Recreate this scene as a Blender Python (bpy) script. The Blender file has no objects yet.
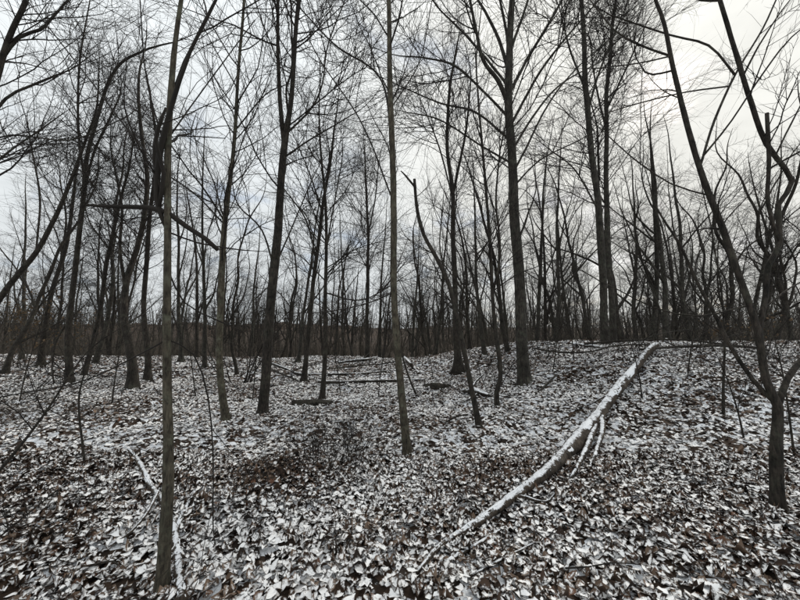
import bpy, math
import numpy as np
from mathutils import Vector

# ------------------------------------------------------------------ camera, world, sun, exposure
sc = bpy.context.scene
CAM_H, FPX = 1.6, 330.0
PITCH = math.atan(30 / FPX)
cam = bpy.data.objects.new('camera', bpy.data.cameras.new('camera'))
sc.collection.objects.link(cam)
cam.location = (0, 0, CAM_H)
cam.rotation_euler = (math.pi / 2 + PITCH, 0, 0)
cam.data.sensor_width = 36
cam.data.lens = FPX / 800 * 36
cam.data.clip_start, cam.data.clip_end = 0.05, 4000
sc.camera = cam

SUN_AZ, SUN_EL = math.radians(40), math.radians(30)      # azimuth right of the view axis (+Y)
sdir = Vector((math.sin(SUN_AZ) * math.cos(SUN_EL), math.cos(SUN_AZ) * math.cos(SUN_EL), math.sin(SUN_EL)))
world = bpy.data.worlds.new('World'); sc.world = world; world.use_nodes = True
wn, wl = world.node_tree.nodes, world.node_tree.links
wn.clear()
def N(tree, t, **kw):
    n = tree.nodes.new(t)
    for k, v in kw.items():
        if k == 'in_':
            for a, b in v.items(): n.inputs[a].default_value = b
        else: setattr(n, k, v)
    return n
def build_world():
    t = world.node_tree; L = t.links.new
    out = N(t, 'ShaderNodeOutputWorld'); bg = N(t, 'ShaderNodeBackground'); bg.inputs[1].default_value = 0.1
    sky = N(t, 'ShaderNodeTexSky', sky_type='NISHITA', sun_disc=False, sun_elevation=SUN_EL, sun_rotation=SUN_AZ)
    sky.air_density = 1.0; sky.dust_density = 1.5
    tc = N(t, 'ShaderNodeTexCoord')
    # cloud sheet: project the direction on a flat layer so clouds shrink to the horizon
    sep = N(t, 'ShaderNodeSeparateXYZ'); L(tc.outputs['Generated'], sep.inputs[0])
    zz = N(t, 'ShaderNodeMath', operation='MAXIMUM', in_={1: 0.0}); L(sep.outputs[2], zz.inputs[0])
    za = N(t, 'ShaderNodeMath', operation='ADD', in_={1: 0.25}); L(zz.outputs[0], za.inputs[0])
    dv = N(t, 'ShaderNodeVectorMath', operation='DIVIDE')
    cb = N(t, 'ShaderNodeCombineXYZ')
    for i in range(3): L(za.outputs[0], cb.inputs[i])
    L(tc.outputs['Generated'], dv.inputs[0]); L(cb.outputs[0], dv.inputs[1])
    n1 = N(t, 'ShaderNodeTexNoise', in_={'Scale': 3.4, 'Detail': 8.0, 'Roughness': .55, 'Distortion': .4}); L(dv.outputs[0], n1.inputs['Vector'])
    cov = N(t, 'ShaderNodeMapRange', interpolation_type='SMOOTHSTEP', in_={'From Min': .24, 'From Max': .48}); L(n1.outputs[0], cov.inputs[0])
    n2 = N(t, 'ShaderNodeTexNoise', in_={'Scale': 5.0, 'Detail': 6.0, 'Roughness': .6}); L(dv.outputs[0], n2.inputs['Vector'])
    shade = N(t, 'ShaderNodeMapRange', in_={'From Min': .3, 'From Max': .7, 'To Min': .92, 'To Max': 1.08}); L(n2.outputs[0], shade.inputs[0])
    # cloud brightens towards the sun behind it
    dot = N(t, 'ShaderNodeVectorMath', operation='DOT_PRODUCT'); nrm = N(t, 'ShaderNodeVectorMath', operation='NORMALIZE')
    L(tc.outputs['Generated'], nrm.inputs[0]); L(nrm.outputs[0], dot.inputs[0]); dot.inputs[1].default_value = sdir
    g = N(t, 'ShaderNodeMapRange', interpolation_type='SMOOTHSTEP', in_={'From Min': .62, 'From Max': 1.0, 'To Min': 0, 'To Max': 1}); L(dot.outputs['Value'], g.inputs[0])
    ccol = N(t, 'ShaderNodeMix', data_type='RGBA'); L(g.outputs[0], ccol.inputs[0])
    ccol.inputs[6].default_value = (4.55, 4.78, 4.88, 1); ccol.inputs[7].default_value = (4.95, 4.93, 4.66, 1)
    # an overcast sky is brighter overhead than at the horizon
    zq = N(t, 'ShaderNodeMath', operation='MULTIPLY'); L(zz.outputs[0], zq.inputs[0]); L(zz.outputs[0], zq.inputs[1])
    zf = N(t, 'ShaderNodeMath', operation='MULTIPLY_ADD', in_={1: .75, 2: 1.04}); L(zq.outputs[0], zf.inputs[0])
    sh2 = N(t, 'ShaderNodeMath', operation='MULTIPLY'); L(zf.outputs[0], sh2.inputs[0]); L(shade.outputs[0], sh2.inputs[1]); shade = sh2
    mul = N(t, 'ShaderNodeVectorMath', operation='SCALE'); L(ccol.outputs[2], mul.inputs[0]); L(shade.outputs[0], mul.inputs['Scale'])
    mix = N(t, 'ShaderNodeMix', data_type='RGBA'); L(cov.outputs[0], mix.inputs[0])
    thin = N(t, 'ShaderNodeMix', data_type='RGBA', in_={0: .75}); L(sky.outputs[0], thin.inputs[6]); thin.inputs[7].default_value = (3.45, 3.85, 4.4, 1)
    L(thin.outputs[2], mix.inputs[6]); L(mul.outputs[0], mix.inputs[7])
    L(mix.outputs[2], bg.inputs[0]); L(bg.outputs[0], out.inputs[0])
build_world()
sun = bpy.data.objects.new('sun', bpy.data.lights.new('sun', 'SUN')); sc.collection.objects.link(sun)
sun.data.energy = 1.5; sun.data.angle = math.radians(10); sun.data.color = (1, .95, .86)
sun.rotation_euler = (-sdir).to_track_quat('-Z', 'Y').to_euler()
sc.view_settings.view_transform = 'Standard'; sc.view_settings.look = 'None'
sc.view_settings.exposure = 0.68; sc.view_settings.gamma = 1.0; sc.view_settings.use_curve_mapping = False

sc.cycles.max_bounces = 4; sc.cycles.diffuse_bounces = 2; sc.cycles.glossy_bounces = 1; sc.cycles.transmission_bounces = 1

rng = np.random.default_rng(7)

# ------------------------------------------------------------------ terrain height
_ph = rng.uniform(0, 6.28, (3, 12)); _an = rng.uniform(0, 6.28, (3, 12))
def wav(x, y, band, wl):
    s = 0
    for k in range(12):
        a = _an[band, k]; f = 6.283 / (wl * (0.6 + .08 * k))
        s = s + np.sin((x * np.cos(a) + y * np.sin(a)) * f + _ph[band, k])
    return s / 12 ** .5
def sst(t):
    t = np.clip(t, 0, 1); return t * t * (3 - 2 * t)
def ground(x, y):
    x = np.asarray(x, float); y = np.asarray(y, float)
    bank = 1.15 * sst((y - 4) / 6) * sst(x / 7)
    r = np.hypot(x, y)
    lip = 19 - 7.5 * sst((x + 1) / 9)
    dip = -2.4 * sst((y - lip) / 16)
    hill = 3.4 * sst((y - 75) / 190) * (1 + 1.1 * sst(-x / 90)) * (1 + .16 * wav(x, y, 1, 60)) + 1.1 * wav(x, y, 0, 22) * sst((y - 90) / 60) + 0.5 * wav(x, y, 2, 30) * sst((y - 22) / 40)
    return bank + dip + hill + .045 * wav(x, y, 0, 2.2) * sst((r - .5) / 2) + .02 * wav(x, y, 1, .7) + .10 * wav(x, y, 2, 9) * sst((r - 4) / 8)
Z0 = float(ground(0, 0))
_g = ground
def ground(x, y): return _g(x, y) - Z0

def ray(px, py):
    dx, dy = (px - 400) / FPX, (300 - py) / FPX
    c, s = math.cos(PITCH), math.sin(PITCH)
    return np.array([dx, c - dy * s, s + dy * c])
def at(px, py, Y):                       # point on the pixel's ray at ground distance Y
    d = ray(px, py); return np.array([0, 0, CAM_H]) + d * (Y / d[1])
def hit(px, py):                         # where the pixel's ray meets the ground
    d = ray(px, py); t = np.arange(.8, 120, .02)
    p = d[None] * t[:, None]; p[:, 2] += CAM_H
    i = np.argmax(p[:, 2] < ground(p[:, 0], p[:, 1]))
    if i == 0: i = len(t) - 1
    return p[i]
def pxlen(w, Y): return w * Y / FPX

# ------------------------------------------------------------------ materials
def new_mat(name):
    m = bpy.data.materials.new(name); m.use_nodes = True
    t = m.node_tree; b = t.nodes['Principled BSDF']; b.inputs['Specular IOR Level'].default_value = .25
    return m, t, b, t.links.new
def ramp(t, stops):
    r = N(t, 'ShaderNodeValToRGB'); e = r.color_ramp.elements
    while len(e) < len(stops): e.new(.5)
    for i, (p, c) in enumerate(stops): e[i].position = p; e[i].color = (*c, 1)
    return r
def bark(name, dark, mid, lichen, lich_amt, scale=1.0, bump=.6):
    m, t, b, L = new_mat(name)
    tc = N(t, 'ShaderNodeTexCoord'); mp = N(t, 'ShaderNodeMapping'); mp.inputs['Scale'].default_value = (38 * scale, 38 * scale, 9 * scale)
    L(tc.outputs['Object'], mp.inputs[0])
    n = N(t, 'ShaderNodeTexNoise', in_={'Scale': 1.0, 'Detail': 7.0, 'Roughness': .65, 'Distortion': .6}); L(mp.outputs[0], n.inputs[0])
    v = N(t, 'ShaderNodeTexVoronoi', feature='DISTANCE_TO_EDGE', in_={'Scale': 1.0}); L(mp.outputs[0], v.inputs[0])
    r = ramp(t, [(.36, dark), (.64, mid)]); L(n.outputs[0], r.inputs[0])
    n2 = N(t, 'ShaderNodeTexNoise', in_={'Scale': 7.0 * scale, 'Detail': 6.0, 'Roughness': .7}); L(tc.outputs['Object'], n2.inputs[0])
    r2 = N(t, 'ShaderNodeMapRange', in_={'From Min': .5, 'From Max': .66, 'To Max': lich_amt}); L(n2.outputs[0], r2.inputs[0])
    mx = N(t, 'ShaderNodeMix', data_type='RGBA'); L(r2.outputs[0], mx.inputs[0]); L(r.outputs[0], mx.inputs[6]); mx.inputs[7].default_value = (*lichen, 1)
    n3 = N(t, 'ShaderNodeTexNoise', in_={'Scale': 3.2, 'Detail': 5.0, 'Roughness': .65}); L(tc.outputs['Object'], n3.inputs[0])
    br = N(t, 'ShaderNodeMapRange', in_={'From Min': .3, 'From Max': .7, 'To Min': .42, 'To Max': 1.55}); L(n3.outputs[0], br.inputs[0])
    sc_ = N(t, 'ShaderNodeVectorMath', operation='SCALE'); L(mx.outputs[2], sc_.inputs[0]); L(br.outputs[0], sc_.inputs['Scale'])
    L(sc_.outputs[0], b.inputs['Base Color']); b.inputs['Roughness'].default_value = .92
    ad = N(t, 'ShaderNodeMath', operation='ADD'); vm = N(t, 'ShaderNodeMath', operation='MINIMUM', in_={1: .25}); L(v.outputs[0], vm.inputs[0])
    L(n.outputs[0], ad.inputs[0]); L(vm.outputs[0], ad.inputs[1])
    bp = N(t, 'ShaderNodeBump', in_={'Strength': bump, 'Distance': .012}); L(ad.outputs[0], bp.inputs['Height']); L(bp.outputs[0], b.inputs['Normal'])
    return m
M = {}
M['olive'] = bark('bark_olive', (.024, .020, .015), (.10, .086, .062), (.125, .13, .092), .65, 1.3, 1.0)
M['dark'] = bark('bark_dark', (.011, .010, .0085), (.052, .043, .035), (.062, .064, .047), .5, 1.1, .9)
M['grey'] = bark('bark_grey', (.014, .013, .011), (.066, .058, .048), (.075, .08, .06), .6, .8, 1.0)
M['rot'] = bark('rotten_wood', (.018, .014, .011), (.082, .062, .046), (.12, .11, .09), .4, .8, .9)
def dusted(name, src):
    """bark with a thin broken dusting of snow on whatever faces up"""
    m = M[src].copy(); m.name = name; t = m.node_tree; L = t.links.new; b = t.nodes['Principled BSDF']
    ge = N(t, 'ShaderNodeNewGeometry'); sp = N(t, 'ShaderNodeSeparateXYZ'); L(ge.outputs['Normal'], sp.inputs[0])
    a = N(t, 'ShaderNodeTexNoise', in_={'Scale': 9.0, 'Detail': 8.0, 'Roughness': .75}); L(ge.outputs['Position'], a.inputs[0])
    c = N(t, 'ShaderNodeTexNoise', in_={'Scale': 70.0, 'Detail': 3.0, 'Roughness': .6}); L(ge.outputs['Position'], c.inputs[0])
    x = N(t, 'ShaderNodeMath', operation='MULTIPLY_ADD', in_={1: 2.6}); L(a.outputs[0], x.inputs[0]); L(c.outputs[0], x.inputs[2])
    y = N(t, 'ShaderNodeMath', operation='MULTIPLY_ADD', in_={1: 1.6}); L(sp.outputs[2], y.inputs[0]); L(x.outputs[0], y.inputs[2])
    k = N(t, 'ShaderNodeMapRange', interpolation_type='SMOOTHSTEP', in_={'From Min': 3.0, 'From Max': 3.36}); L(y.outputs[0], k.inputs[0])
    old = b.inputs['Base Color'].links[0].from_socket; mx = N(t, 'ShaderNodeMix', data_type='RGBA'); L(k.outputs[0], mx.inputs[0]); L(old, mx.inputs[6]); mx.inputs[7].default_value = (.80, .81, .83, 1)
    L(mx.outputs[2], b.inputs['Base Color'])
    return m
M['rot_snow'] = dusted('snow_dusted_rotten_wood', 'rot'); M['dark_snow'] = dusted('snow_dusted_bark', 'dark')
def flat(name, c, rough=.9, var=.4, sc_=30):
    m, t, b, L = new_mat(name)
    tc = N(t, 'ShaderNodeTexCoord'); n = N(t, 'ShaderNodeTexNoise', in_={'Scale': sc_, 'Detail': 3.0}); L(tc.outputs['Object'], n.inputs[0])
    r = ramp(t, [(.3, tuple(k * (1 - var) for k in c)), (.7, tuple(k * (1 + var) for k in c))]); L(n.outputs[0], r.inputs[0])
    L(r.outputs[0], b.inputs['Base Color']); b.inputs['Roughness'].default_value = rough
    return m
M['twig'] = flat('twig_bark', (.022, .0185, .0155), sc_=4)
M['brush'] = flat('brush_bark', (.055, .047, .037), sc_=1.5)
M['dryleaf'] = flat('dry_leaf', (.115, .078, .045), sc_=6)
def snow_mat():
    m, t, b, L = new_mat('snow')
    tc = N(t, 'ShaderNodeTexCoord'); n = N(t, 'ShaderNodeTexNoise', in_={'Scale': 60.0, 'Detail': 5.0}); L(tc.outputs['Object'], n.inputs[0])
    r = ramp(t, [(.2, (.70, .72, .75)), (.6, (.84, .85, .87))]); L(n.outputs[0], r.inputs[0]); L(r.outputs[0], b.inputs['Base Color'])
    b.inputs['Roughness'].default_value = .7
    bp = N(t, 'ShaderNodeBump', in_={'Strength': .5, 'Distance': .01}); L(n.outputs[0], bp.inputs['Height']); L(bp.outputs[0], b.inputs['Normal'])
    return m
M['snow'] = snow_mat()
def leaf_mat(single):
    m, t, b, L = new_mat('leaf_single' if single else 'leaf_litter')
    ge = N(t, 'ShaderNodeNewGeometry')
    at_ = N(t, 'ShaderNodeAttribute', attribute_name='rnd'); sn = N(t, 'ShaderNodeAttribute', attribute_name='snow')
    rsrc, ssrc = at_.outputs['Fac'], sn.outputs['Fac']
    if single:
        oi = N(t, 'ShaderNodeObjectInfo'); rsrc = oi.outputs['Random']
        pw = N(t, 'ShaderNodeMapRange', in_={'To Min': -.10, 'To Max': .2}); wr = N(t, 'ShaderNodeTexWhiteNoise', noise_dimensions='1D'); L(oi.outputs['Random'], wr.inputs['W'])
        L(wr.outputs['Value'], pw.inputs[0])
        ad0 = N(t, 'ShaderNodeMath', operation='ADD'); L(ssrc, ad0.inputs[0]); L(pw.outputs[0], ad0.inputs[1]); ssrc = ad0.outputs[0]
    r = ramp(t, [(0, (.014, .009, .006)), (.4, (.036, .021, .014)), (.7, (.078, .048, .031)), (.92, (.18, .125, .088)), (1, (.10, .040, .02))]); L(rsrc, r.inputs[0])
    n = N(t, 'ShaderNodeTexNoise', in_={'Scale': 10.0, 'Detail': 7.0, 'Roughness': .74}); L(ge.outputs['Position'], n.inputs[0])
    a1 = N(t, 'ShaderNodeMath', operation='MULTIPLY_ADD', in_={1: 1.7, 2: -.85}); L(n.outputs[0], a1.inputs[0])
    a2 = N(t, 'ShaderNodeMath', operation='ADD'); L(a1.outputs[0], a2.inputs[0]); L(ssrc, a2.inputs[1])
    nf = N(t, 'ShaderNodeTexNoise', in_={'Scale': 95.0, 'Detail': 3.0, 'Roughness': .6}); L(ge.outputs['Position'], nf.inputs[0])
    af = N(t, 'ShaderNodeMath', operation='MULTIPLY_ADD', in_={1: .8, 2: -.4}); L(nf.outputs[0], af.inputs[0])
    ag = N(t, 'ShaderNodeMath', operation='ADD'); L(af.outputs[0], ag.inputs[0]); L(a2.outputs[0], ag.inputs[1]); a2 = ag
    sp = N(t, 'ShaderNodeSeparateXYZ'); L(ge.outputs['Normal'], sp.inputs[0])
    a3 = N(t, 'ShaderNodeMath', operation='MULTIPLY_ADD', in_={1: .7, 2: -.58}); L(sp.outputs[2], a3.inputs[0])
    a4 = N(t, 'ShaderNodeMath', operation='ADD'); L(a2.outputs[0], a4.inputs[0]); L(a3.outputs[0], a4.inputs[1])
    mk = N(t, 'ShaderNodeMapRange', interpolation_type='SMOOTHSTEP', in_={'From Min': .36, 'From Max': .70}); L(a4.outputs[0], mk.inputs[0])
    mx = N(t, 'ShaderNodeMix', data_type='RGBA'); L(mk.outputs[0], mx.inputs[0]); L(r.outputs[0], mx.inputs[6]); mx.inputs[7].default_value = (.89, .875, .86, 1)
    L(mx.outputs[2], b.inputs['Base Color']); b.inputs['Roughness'].default_value = .75
    n5 = N(t, 'ShaderNodeTexNoise', in_={'Scale': 120.0, 'Detail': 3.0}); L(ge.outputs['Position'], n5.inputs[0])
    hs = N(t, 'ShaderNodeMath', operation='MULTIPLY_ADD', in_={1: .25}); L(n5.outputs[0], hs.inputs[0]); L(mk.outputs[0], hs.inputs[2])
    bp = N(t, 'ShaderNodeBump', in_={'Strength': .6, 'Distance': .006}); L(hs.outputs[0], bp.inputs['Height']); L(bp.outputs[0], b.inputs['Normal'])
    return m
M['litter'] = leaf_mat(False); M['leaf'] = leaf_mat(True)
def ground_mat():
    m, t, b, L = new_mat('forest_floor')
    ge = N(t, 'ShaderNodeNewGeometry')
    v = N(t, 'ShaderNodeTexVoronoi', in_={'Scale': 9.0}); L(ge.outputs['Position'], v.inputs[0])
    n = N(t, 'ShaderNodeTexNoise', in_={'Scale': 7.0, 'Detail': 8.0, 'Roughness': .7}); L(ge.outputs['Position'], n.inputs[0])
    n2 = N(t, 'ShaderNodeTexNoise', in_={'Scale': .6, 'Detail': 4.0}); L(ge.outputs['Position'], n2.inputs[0])
    sp = N(t, 'ShaderNodeSeparateColor'); L(v.outputs['Color'], sp.inputs[0])
    a = N(t, 'ShaderNodeMath', operation='MULTIPLY_ADD', in_={1: .55}); L(sp.outputs[0], a.inputs[0]); L(n.outputs[0], a.inputs[2])
    a2 = N(t, 'ShaderNodeMath', operation='MULTIPLY_ADD', in_={1: .5}); L(n2.outputs[0], a2.inputs[0]); L(a.outputs[0], a2.inputs[2])
    # under the brush beyond the crest less snow reached the ground
    spy = N(t, 'ShaderNodeSeparateXYZ'); L(ge.outputs['Position'], spy.inputs[0])
    fy = N(t, 'ShaderNodeMapRange', in_={'From Min': 20.0, 'From Max': 34.0, 'To Max': -.45}); L(spy.outputs[1], fy.inputs[0])
    a3 = N(t, 'ShaderNodeMath', operation='ADD'); L(a2.outputs[0], a3.inputs[0]); L(fy.outputs[0], a3.inputs[1]); a2 = a3
    mk = N(t, 'ShaderNodeMapRange', interpolation_type='SMOOTHSTEP', in_={'From Min': 1.02, 'From Max': 1.12}); L(a2.outputs[0], mk.inputs[0])
    r = ramp(t, [(.1, (.014, .009, .006)), (.9, (.07, .044, .029))]); L(sp.outputs[1], r.inputs[0])
    mx = N(t, 'ShaderNodeMix', data_type='RGBA'); L(mk.outputs[0], mx.inputs[0]); L(r.outputs[0], mx.inputs[6]); mx.inputs[7].default_value = (.8, .82, .85, 1)
    L(mx.outputs[2], b.inputs['Base Color']); b.inputs['Roughness'].default_value = .9
    bp = N(t, 'ShaderNodeBump', in_={'Strength': 1.0, 'Distance': .03}); L(a.outputs[0], bp.inputs['Height']); L(bp.outputs[0], b.inputs['Normal'])
    return m
M['floor'] = ground_mat()

# ------------------------------------------------------------------ mesh helpers
def mesh_np(name, V, F, mat, smooth=True, attrs=None):
    """V (n,3); F list of int arrays (m,k) with equal k per array"""
    me = bpy.data.meshes.new(name)
    V = np.ascontiguousarray(V, np.float32); F = [np.asarray(f, np.int32) for f in F if len(f)]
    me.vertices.add(len(V)); me.vertices.foreach_set('co', V.ravel())
    idx = np.concatenate([f.ravel() for f in F]); tot = np.concatenate([np.full(len(f), f.shape[1], np.int32) for f in F])
    st = np.concatenate([[0], np.cumsum(tot)[:-1]]).astype(np.int32)
    me.loops.add(len(idx)); me.loops.foreach_set('vertex_index', idx)
    me.polygons.add(len(tot)); me.polygons.foreach_set('loop_start', st); me.polygons.foreach_set('loop_total', tot)
    me.polygons.foreach_set('use_smooth', np.full(len(tot), smooth, bool))
    for k, a in (attrs or {}).items():
        at_ = me.attributes.new(k, 'FLOAT', 'POINT'); at_.data.foreach_set('value', np.asarray(a, np.float32))
    me.update(calc_edges=True); me.materials.append(mat)
    return me
def link(name, me, parent=None, loc=None):
    o = bpy.data.objects.new(name, me); sc.collection.objects.link(o)
    if parent is not None: o.parent = parent
    if loc is not None: o.location = loc
    return o
def tag(o, label=None, cat=None, group=None, kind=None):
    for k, v in (('label', label), ('category', cat), ('group', group), ('kind', kind)):
        if v: o[k] = v
    return o
def cones(P, R, S=3):
    """thin twigs: S-sided tubes that run out to a point"""
    n, K, _ = P.shape
    V, F = tubes(P, R, S, cap=False); V = V.reshape(n, K * S, 3)[:, :(K - 1) * S]
    V = np.concatenate([V, P[:, -1:]], 1); B = (K - 1) * S + 1
    o = (np.arange(n) * B)[:, None, None]; s = np.arange(S)[None, None]; s2 = (s + 1) % S; k = (np.arange(K - 2) * S)[None, :, None]
    Q = np.stack([o + k + s, o + k + s2, o + k + S + s2, o + k + S + s], -1).reshape(-1, 4)
    e = (K - 2) * S; T = np.stack([o + e + s, o + e + s2, o + e + S + 0 * s], -1).reshape(-1, 3)
    return V.reshape(-1, 3), [Q, T]
def tubes(P, R, S, cap=True, rough=0.0):
    """P (N,K,3), R (N,K) -> verts, face arrays (S-sided tubes)"""
    n, K, _ = P.shape
    T = np.gradient(P, axis=1); T /= np.linalg.norm(T, axis=2, keepdims=True) + 1e-9
    ref = np.where(np.abs(T.mean(1)[:, 2:3]) > .8, np.array([[1., 0, 0]]), np.array([[0, 0, 1.]]))[:, None, :]
    A = np.cross(T, ref); A /= np.linalg.norm(A, axis=2, keepdims=True) + 1e-9
    B = np.cross(T, A)
    th = np.arange(S) * 2 * np.pi / S
    rr = R[:, :, None] * np.ones(S)
    if rough: rr = rr * (1 + rough * rng.normal(size=rr.shape))
    V = P[:, :, None, :] + rr[..., None] * (np.cos(th)[None, None, :, None] * A[:, :, None, :] + np.sin(th)[None, None, :, None] * B[:, :, None, :])
    base = (np.arange(n) * K * S)[:, None, None]; k = (np.arange(K - 1) * S)[None, :, None]; s = np.arange(S)[None, None, :]; s2 = (s + 1) % S
    F = np.stack([base + k + s, base + k + s2, base + k + S + s2, base + k + S + s], -1).reshape(-1, 4)
    faces = [F]
    if cap and S > 3:
        e = (np.arange(n) * K * S + (K - 1) * S)[:, None] + np.arange(S)[None]
        faces.append(e); faces.append((np.arange(n) * K * S)[:, None] + np.arange(S)[::-1][None])
    return V.reshape(-1, 3), faces
def join(parts):
    Vs, Fs, off = [], [], 0
    for V, F in parts:
        Vs.append(V); Fs += [f + off for f in F]; off += len(V)
    return np.concatenate(Vs), Fs
def smooth_path(pts, rad, step):
    """Catmull-Rom through the points, resampled about every step metres"""
    P = np.asarray(pts, float); r = np.asarray(rad, float)
    E = np.vstack([2 * P[0] - P[1], P, 2 * P[-1] - P[-2]]); out, ro = [], []
    for i in range(len(P) - 1):
        a, b_, c, d = E[i:i + 4]; m = max(2, int(np.linalg.norm(c - b_) / step))
        for t in np.arange(m) / m:
            out.append(.5 * ((2 * b_) + (-a + c) * t + (2 * a - 5 * b_ + 4 * c - d) * t * t + (-a + 3 * b_ - 3 * c + d) * t ** 3)); ro.append(r[i] + (r[i + 1] - r[i]) * t)
    out.append(P[-1]); ro.append(r[-1])
    return np.array(out), np.array(ro)
def stem_mesh(pts, rad, S=12, lump=.05, flare=0.0):
    """one trunk or limb: rounded tube with uneven cross-section"""
    P = np.asarray(pts); K = len(P)
    V, F = tubes(P[None], np.asarray(rad)[None], S)
    V = V.reshape(K, S, 3); c = P[:, None, :]
    th = np.arange(S) * 2 * np.pi / S
    ph = rng.uniform(0, 6.28, 4); kk = np.arange(K)[:, None]
    f = 1 + lump * (np.sin(2 * th[None] + ph[0] + kk * .11) + .7 * np.sin(3 * th[None] + ph[1] - kk * .07)) + lump * .8 * rng.normal(size=(K, S))
    if flare:
        d = P[:, 2:3] - P[0, 2]
        f = f + flare * .7 * np.exp(-d / (4.0 * rad[0])) + flare * 2.2 * np.exp(-np.clip(d, 0, None) / (1.5 * rad[0])) * (1 + .8 * np.sin(4 * th[None] + ph[2]) + .5 * np.sin(3 * th[None] + ph[3]))
    V = c + (V - c) * f[..., None]
    return V.reshape(-1, 3), F

# ------------------------------------------------------------------ branching, whole levels at a time
def unit(v): return v / (np.linalg.norm(v, axis=-1, keepdims=True) + 1e-9)
def grow(pos, d, length, r0, K, up=.05, wig=.16, r1=.25):
    n = len(pos); P = np.zeros((n, K, 3)); P[:, 0] = pos; d = unit(d.copy()); drift = rng.normal(size=(n, 3)) * wig * .5
    for k in range(1, K):
        P[:, k] = P[:, k - 1] + d * (length / (K - 1))[:, None]
        d = unit(d + rng.normal(size=(n, 3)) * wig + drift + np.array([0, 0, up]))
    t = np.linspace(0, 1, K)[None]
    return P, r0[:, None] * (1 - t * (1 - r1))
def sprout(P, R, n, t0, t1=1.0, ang=(30, 65)):
    """n random start points on the paths, with a side direction"""
    ln = np.linalg.norm(np.diff(P, axis=1), axis=2).sum(1); w = ln / ln.sum()
    i = rng.choice(len(P), n, p=w); K = P.shape[1]
    t = rng.uniform(t0, t1, n) * (K - 1.001); k = t.astype(int); f = (t - k)[:, None]
    pos = P[i, k] * (1 - f) + P[i, k + 1] * f; r = R[i, k] * (1 - f[:, 0]) + R[i, k + 1] * f[:, 0]
    T = unit(P[i, k + 1] - P[i, k]); per = unit(np.cross(T, rng.normal(size=(n, 3))))
    a = np.radians(rng.uniform(*ang, n))[:, None]
    return pos, np.cos(a) * T + np.sin(a) * per, r, t / (K - 1), ln[i]
def resample(p, r, K):
    d = np.concatenate([[0], np.cumsum(np.linalg.norm(np.diff(p, axis=0), axis=1))]); s = np.linspace(0, d[-1], K)
    return np.stack([np.interp(s, d, p[:, j]) for j in range(3)], 1), np.interp(s, d, r)
DENS = (1.9, 1.15); LONG = 1.8
def crown_mesh(paths, n1, n2, n3, L1, t0=.25, up=.06, rmin=.0020, wig=.17, a1=(30, 62), S1=4, zmax=None):
    """paths: list of (pts, rad). three levels of branches and twigs as one mesh"""
    K0 = 40; n2, n3 = int(n2 * DENS[0]), int(n3 * DENS[1])
    PR = [resample(p, r, K0) for p, r in paths]; P = np.stack([a for a, _ in PR]); R = np.stack([b for _, b in PR])
    n1 = int(n1 * 1.35); L1 = L1 * LONG
    pos, d, r, t, ln = sprout(P, R, n1, t0, .99, a1)
    len1 = L1 * rng.uniform(.35, 1.0, n1) * (1.15 - .75 * t)
    r1 = np.clip(np.minimum(r * .6, .0028 + len1 * .0048), rmin, None)
    P1, R1 = grow(pos, d, len1, r1, 13, up * .7, wig * .52, .2)
    parts = [tubes(P1, R1, S1, cap=False)]
    pos, d, r, t, ln = sprout(P1, R1, n2, .12, .98, (25, 60))
    len2 = np.clip(ln * rng.uniform(.15, .7, n2) * (1.1 - .6 * t), .15, None)
    P2, R2 = grow(pos, d, len2, np.clip(np.minimum(r * .7, .0018 + len2 * .0042), rmin * .8, None), 5, up * .8, wig, .35)
    parts.append(cones(P2, R2))
    pos, d, r, t, ln = sprout(P2, R2, n3, .1, .98, (25, 60))
    len3 = np.clip(ln * rng.uniform(.3, .8, n3), .10, 1.0)
    P3, R3 = grow(pos, d, len3, np.clip(np.minimum(r * .7, .003), rmin * .7, None), 3, up * .5, wig, .6)
    parts.append(cones(P3, R3))
    return join(parts)

# ------------------------------------------------------------------ the ground
def axis(lo, hi, near, n):
    a, b = math.asinh(lo / near), math.asinh(hi / near); return near * np.sinh(np.linspace(a, b, n))
def build_ground():
    xs = axis(-700, 700, 3.0, 300); ys = np.concatenate([-axis(0.3, 80, 2., 40)[::-1], axis(0, 900, 4.0, 260)])
    X, Y = np.meshgrid(xs, ys); V = np.stack([X, Y, ground(X, Y)], -1).reshape(-1, 3)
    i = np.arange(len(ys) - 1)[:, None] * len(xs) + np.arange(len(xs) - 1)[None]
    F = np.stack([i, i + 1, i + 1 + len(xs), i + len(xs)], -1).reshape(-1, 4)
    return tag(link('ground', mesh_np('ground', V, [F], M['floor'])), kind='structure')
GROUND = build_ground()

# leaves ------------------------------------------------------------
def leaf_verts(n, st, wd, size):
    """n curled leaves: columns of (edge, midrib, edge); returns V (n,3*S,3)"""
    S = len(st); st = np.array(st); wd = np.array(wd)[None] * np.ones((n, 1))
    if S == len(LOBED): wd = np.where(rng.random((n, 1)) < .45, LOBED[None], wd)
    x = (st[None] - .5) * np.ones((n, 1)); w = wd * rng.uniform(.8, 1.2, (n, S)) * rng.uniform(.75, 1.25, (n, 1)); w2 = wd * rng.uniform(.8, 1.2, (n, S)) * rng.uniform(.75, 1.25, (n, 1))
    cup = rng.normal(.35, 1.0, (n, 1)); bend = rng.normal(0, .55, (n, 1)); tw = rng.normal(0, .9, (n, 1))
    zm = bend * x * x + rng.normal(0, .02, (n, S)); sway = rng.normal(0, .25, (n, 1)) * x * x
    def col(sy, ww): 
        yy = sy * ww
        return np.stack([x + rng.normal(0, .03, (n, S)) * abs(sy), yy + sway, zm + cup * yy * yy * 2.2 + tw * x * yy + rng.normal(0, .022, (n, S)) * abs(sy)], -1)
    V = np.stack([col(1, w), col(0, w), col(-1, w2)], 1)       # n,3,S,3
    return V.reshape(n, 3 * S, 3) * size[:, None, None]
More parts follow.
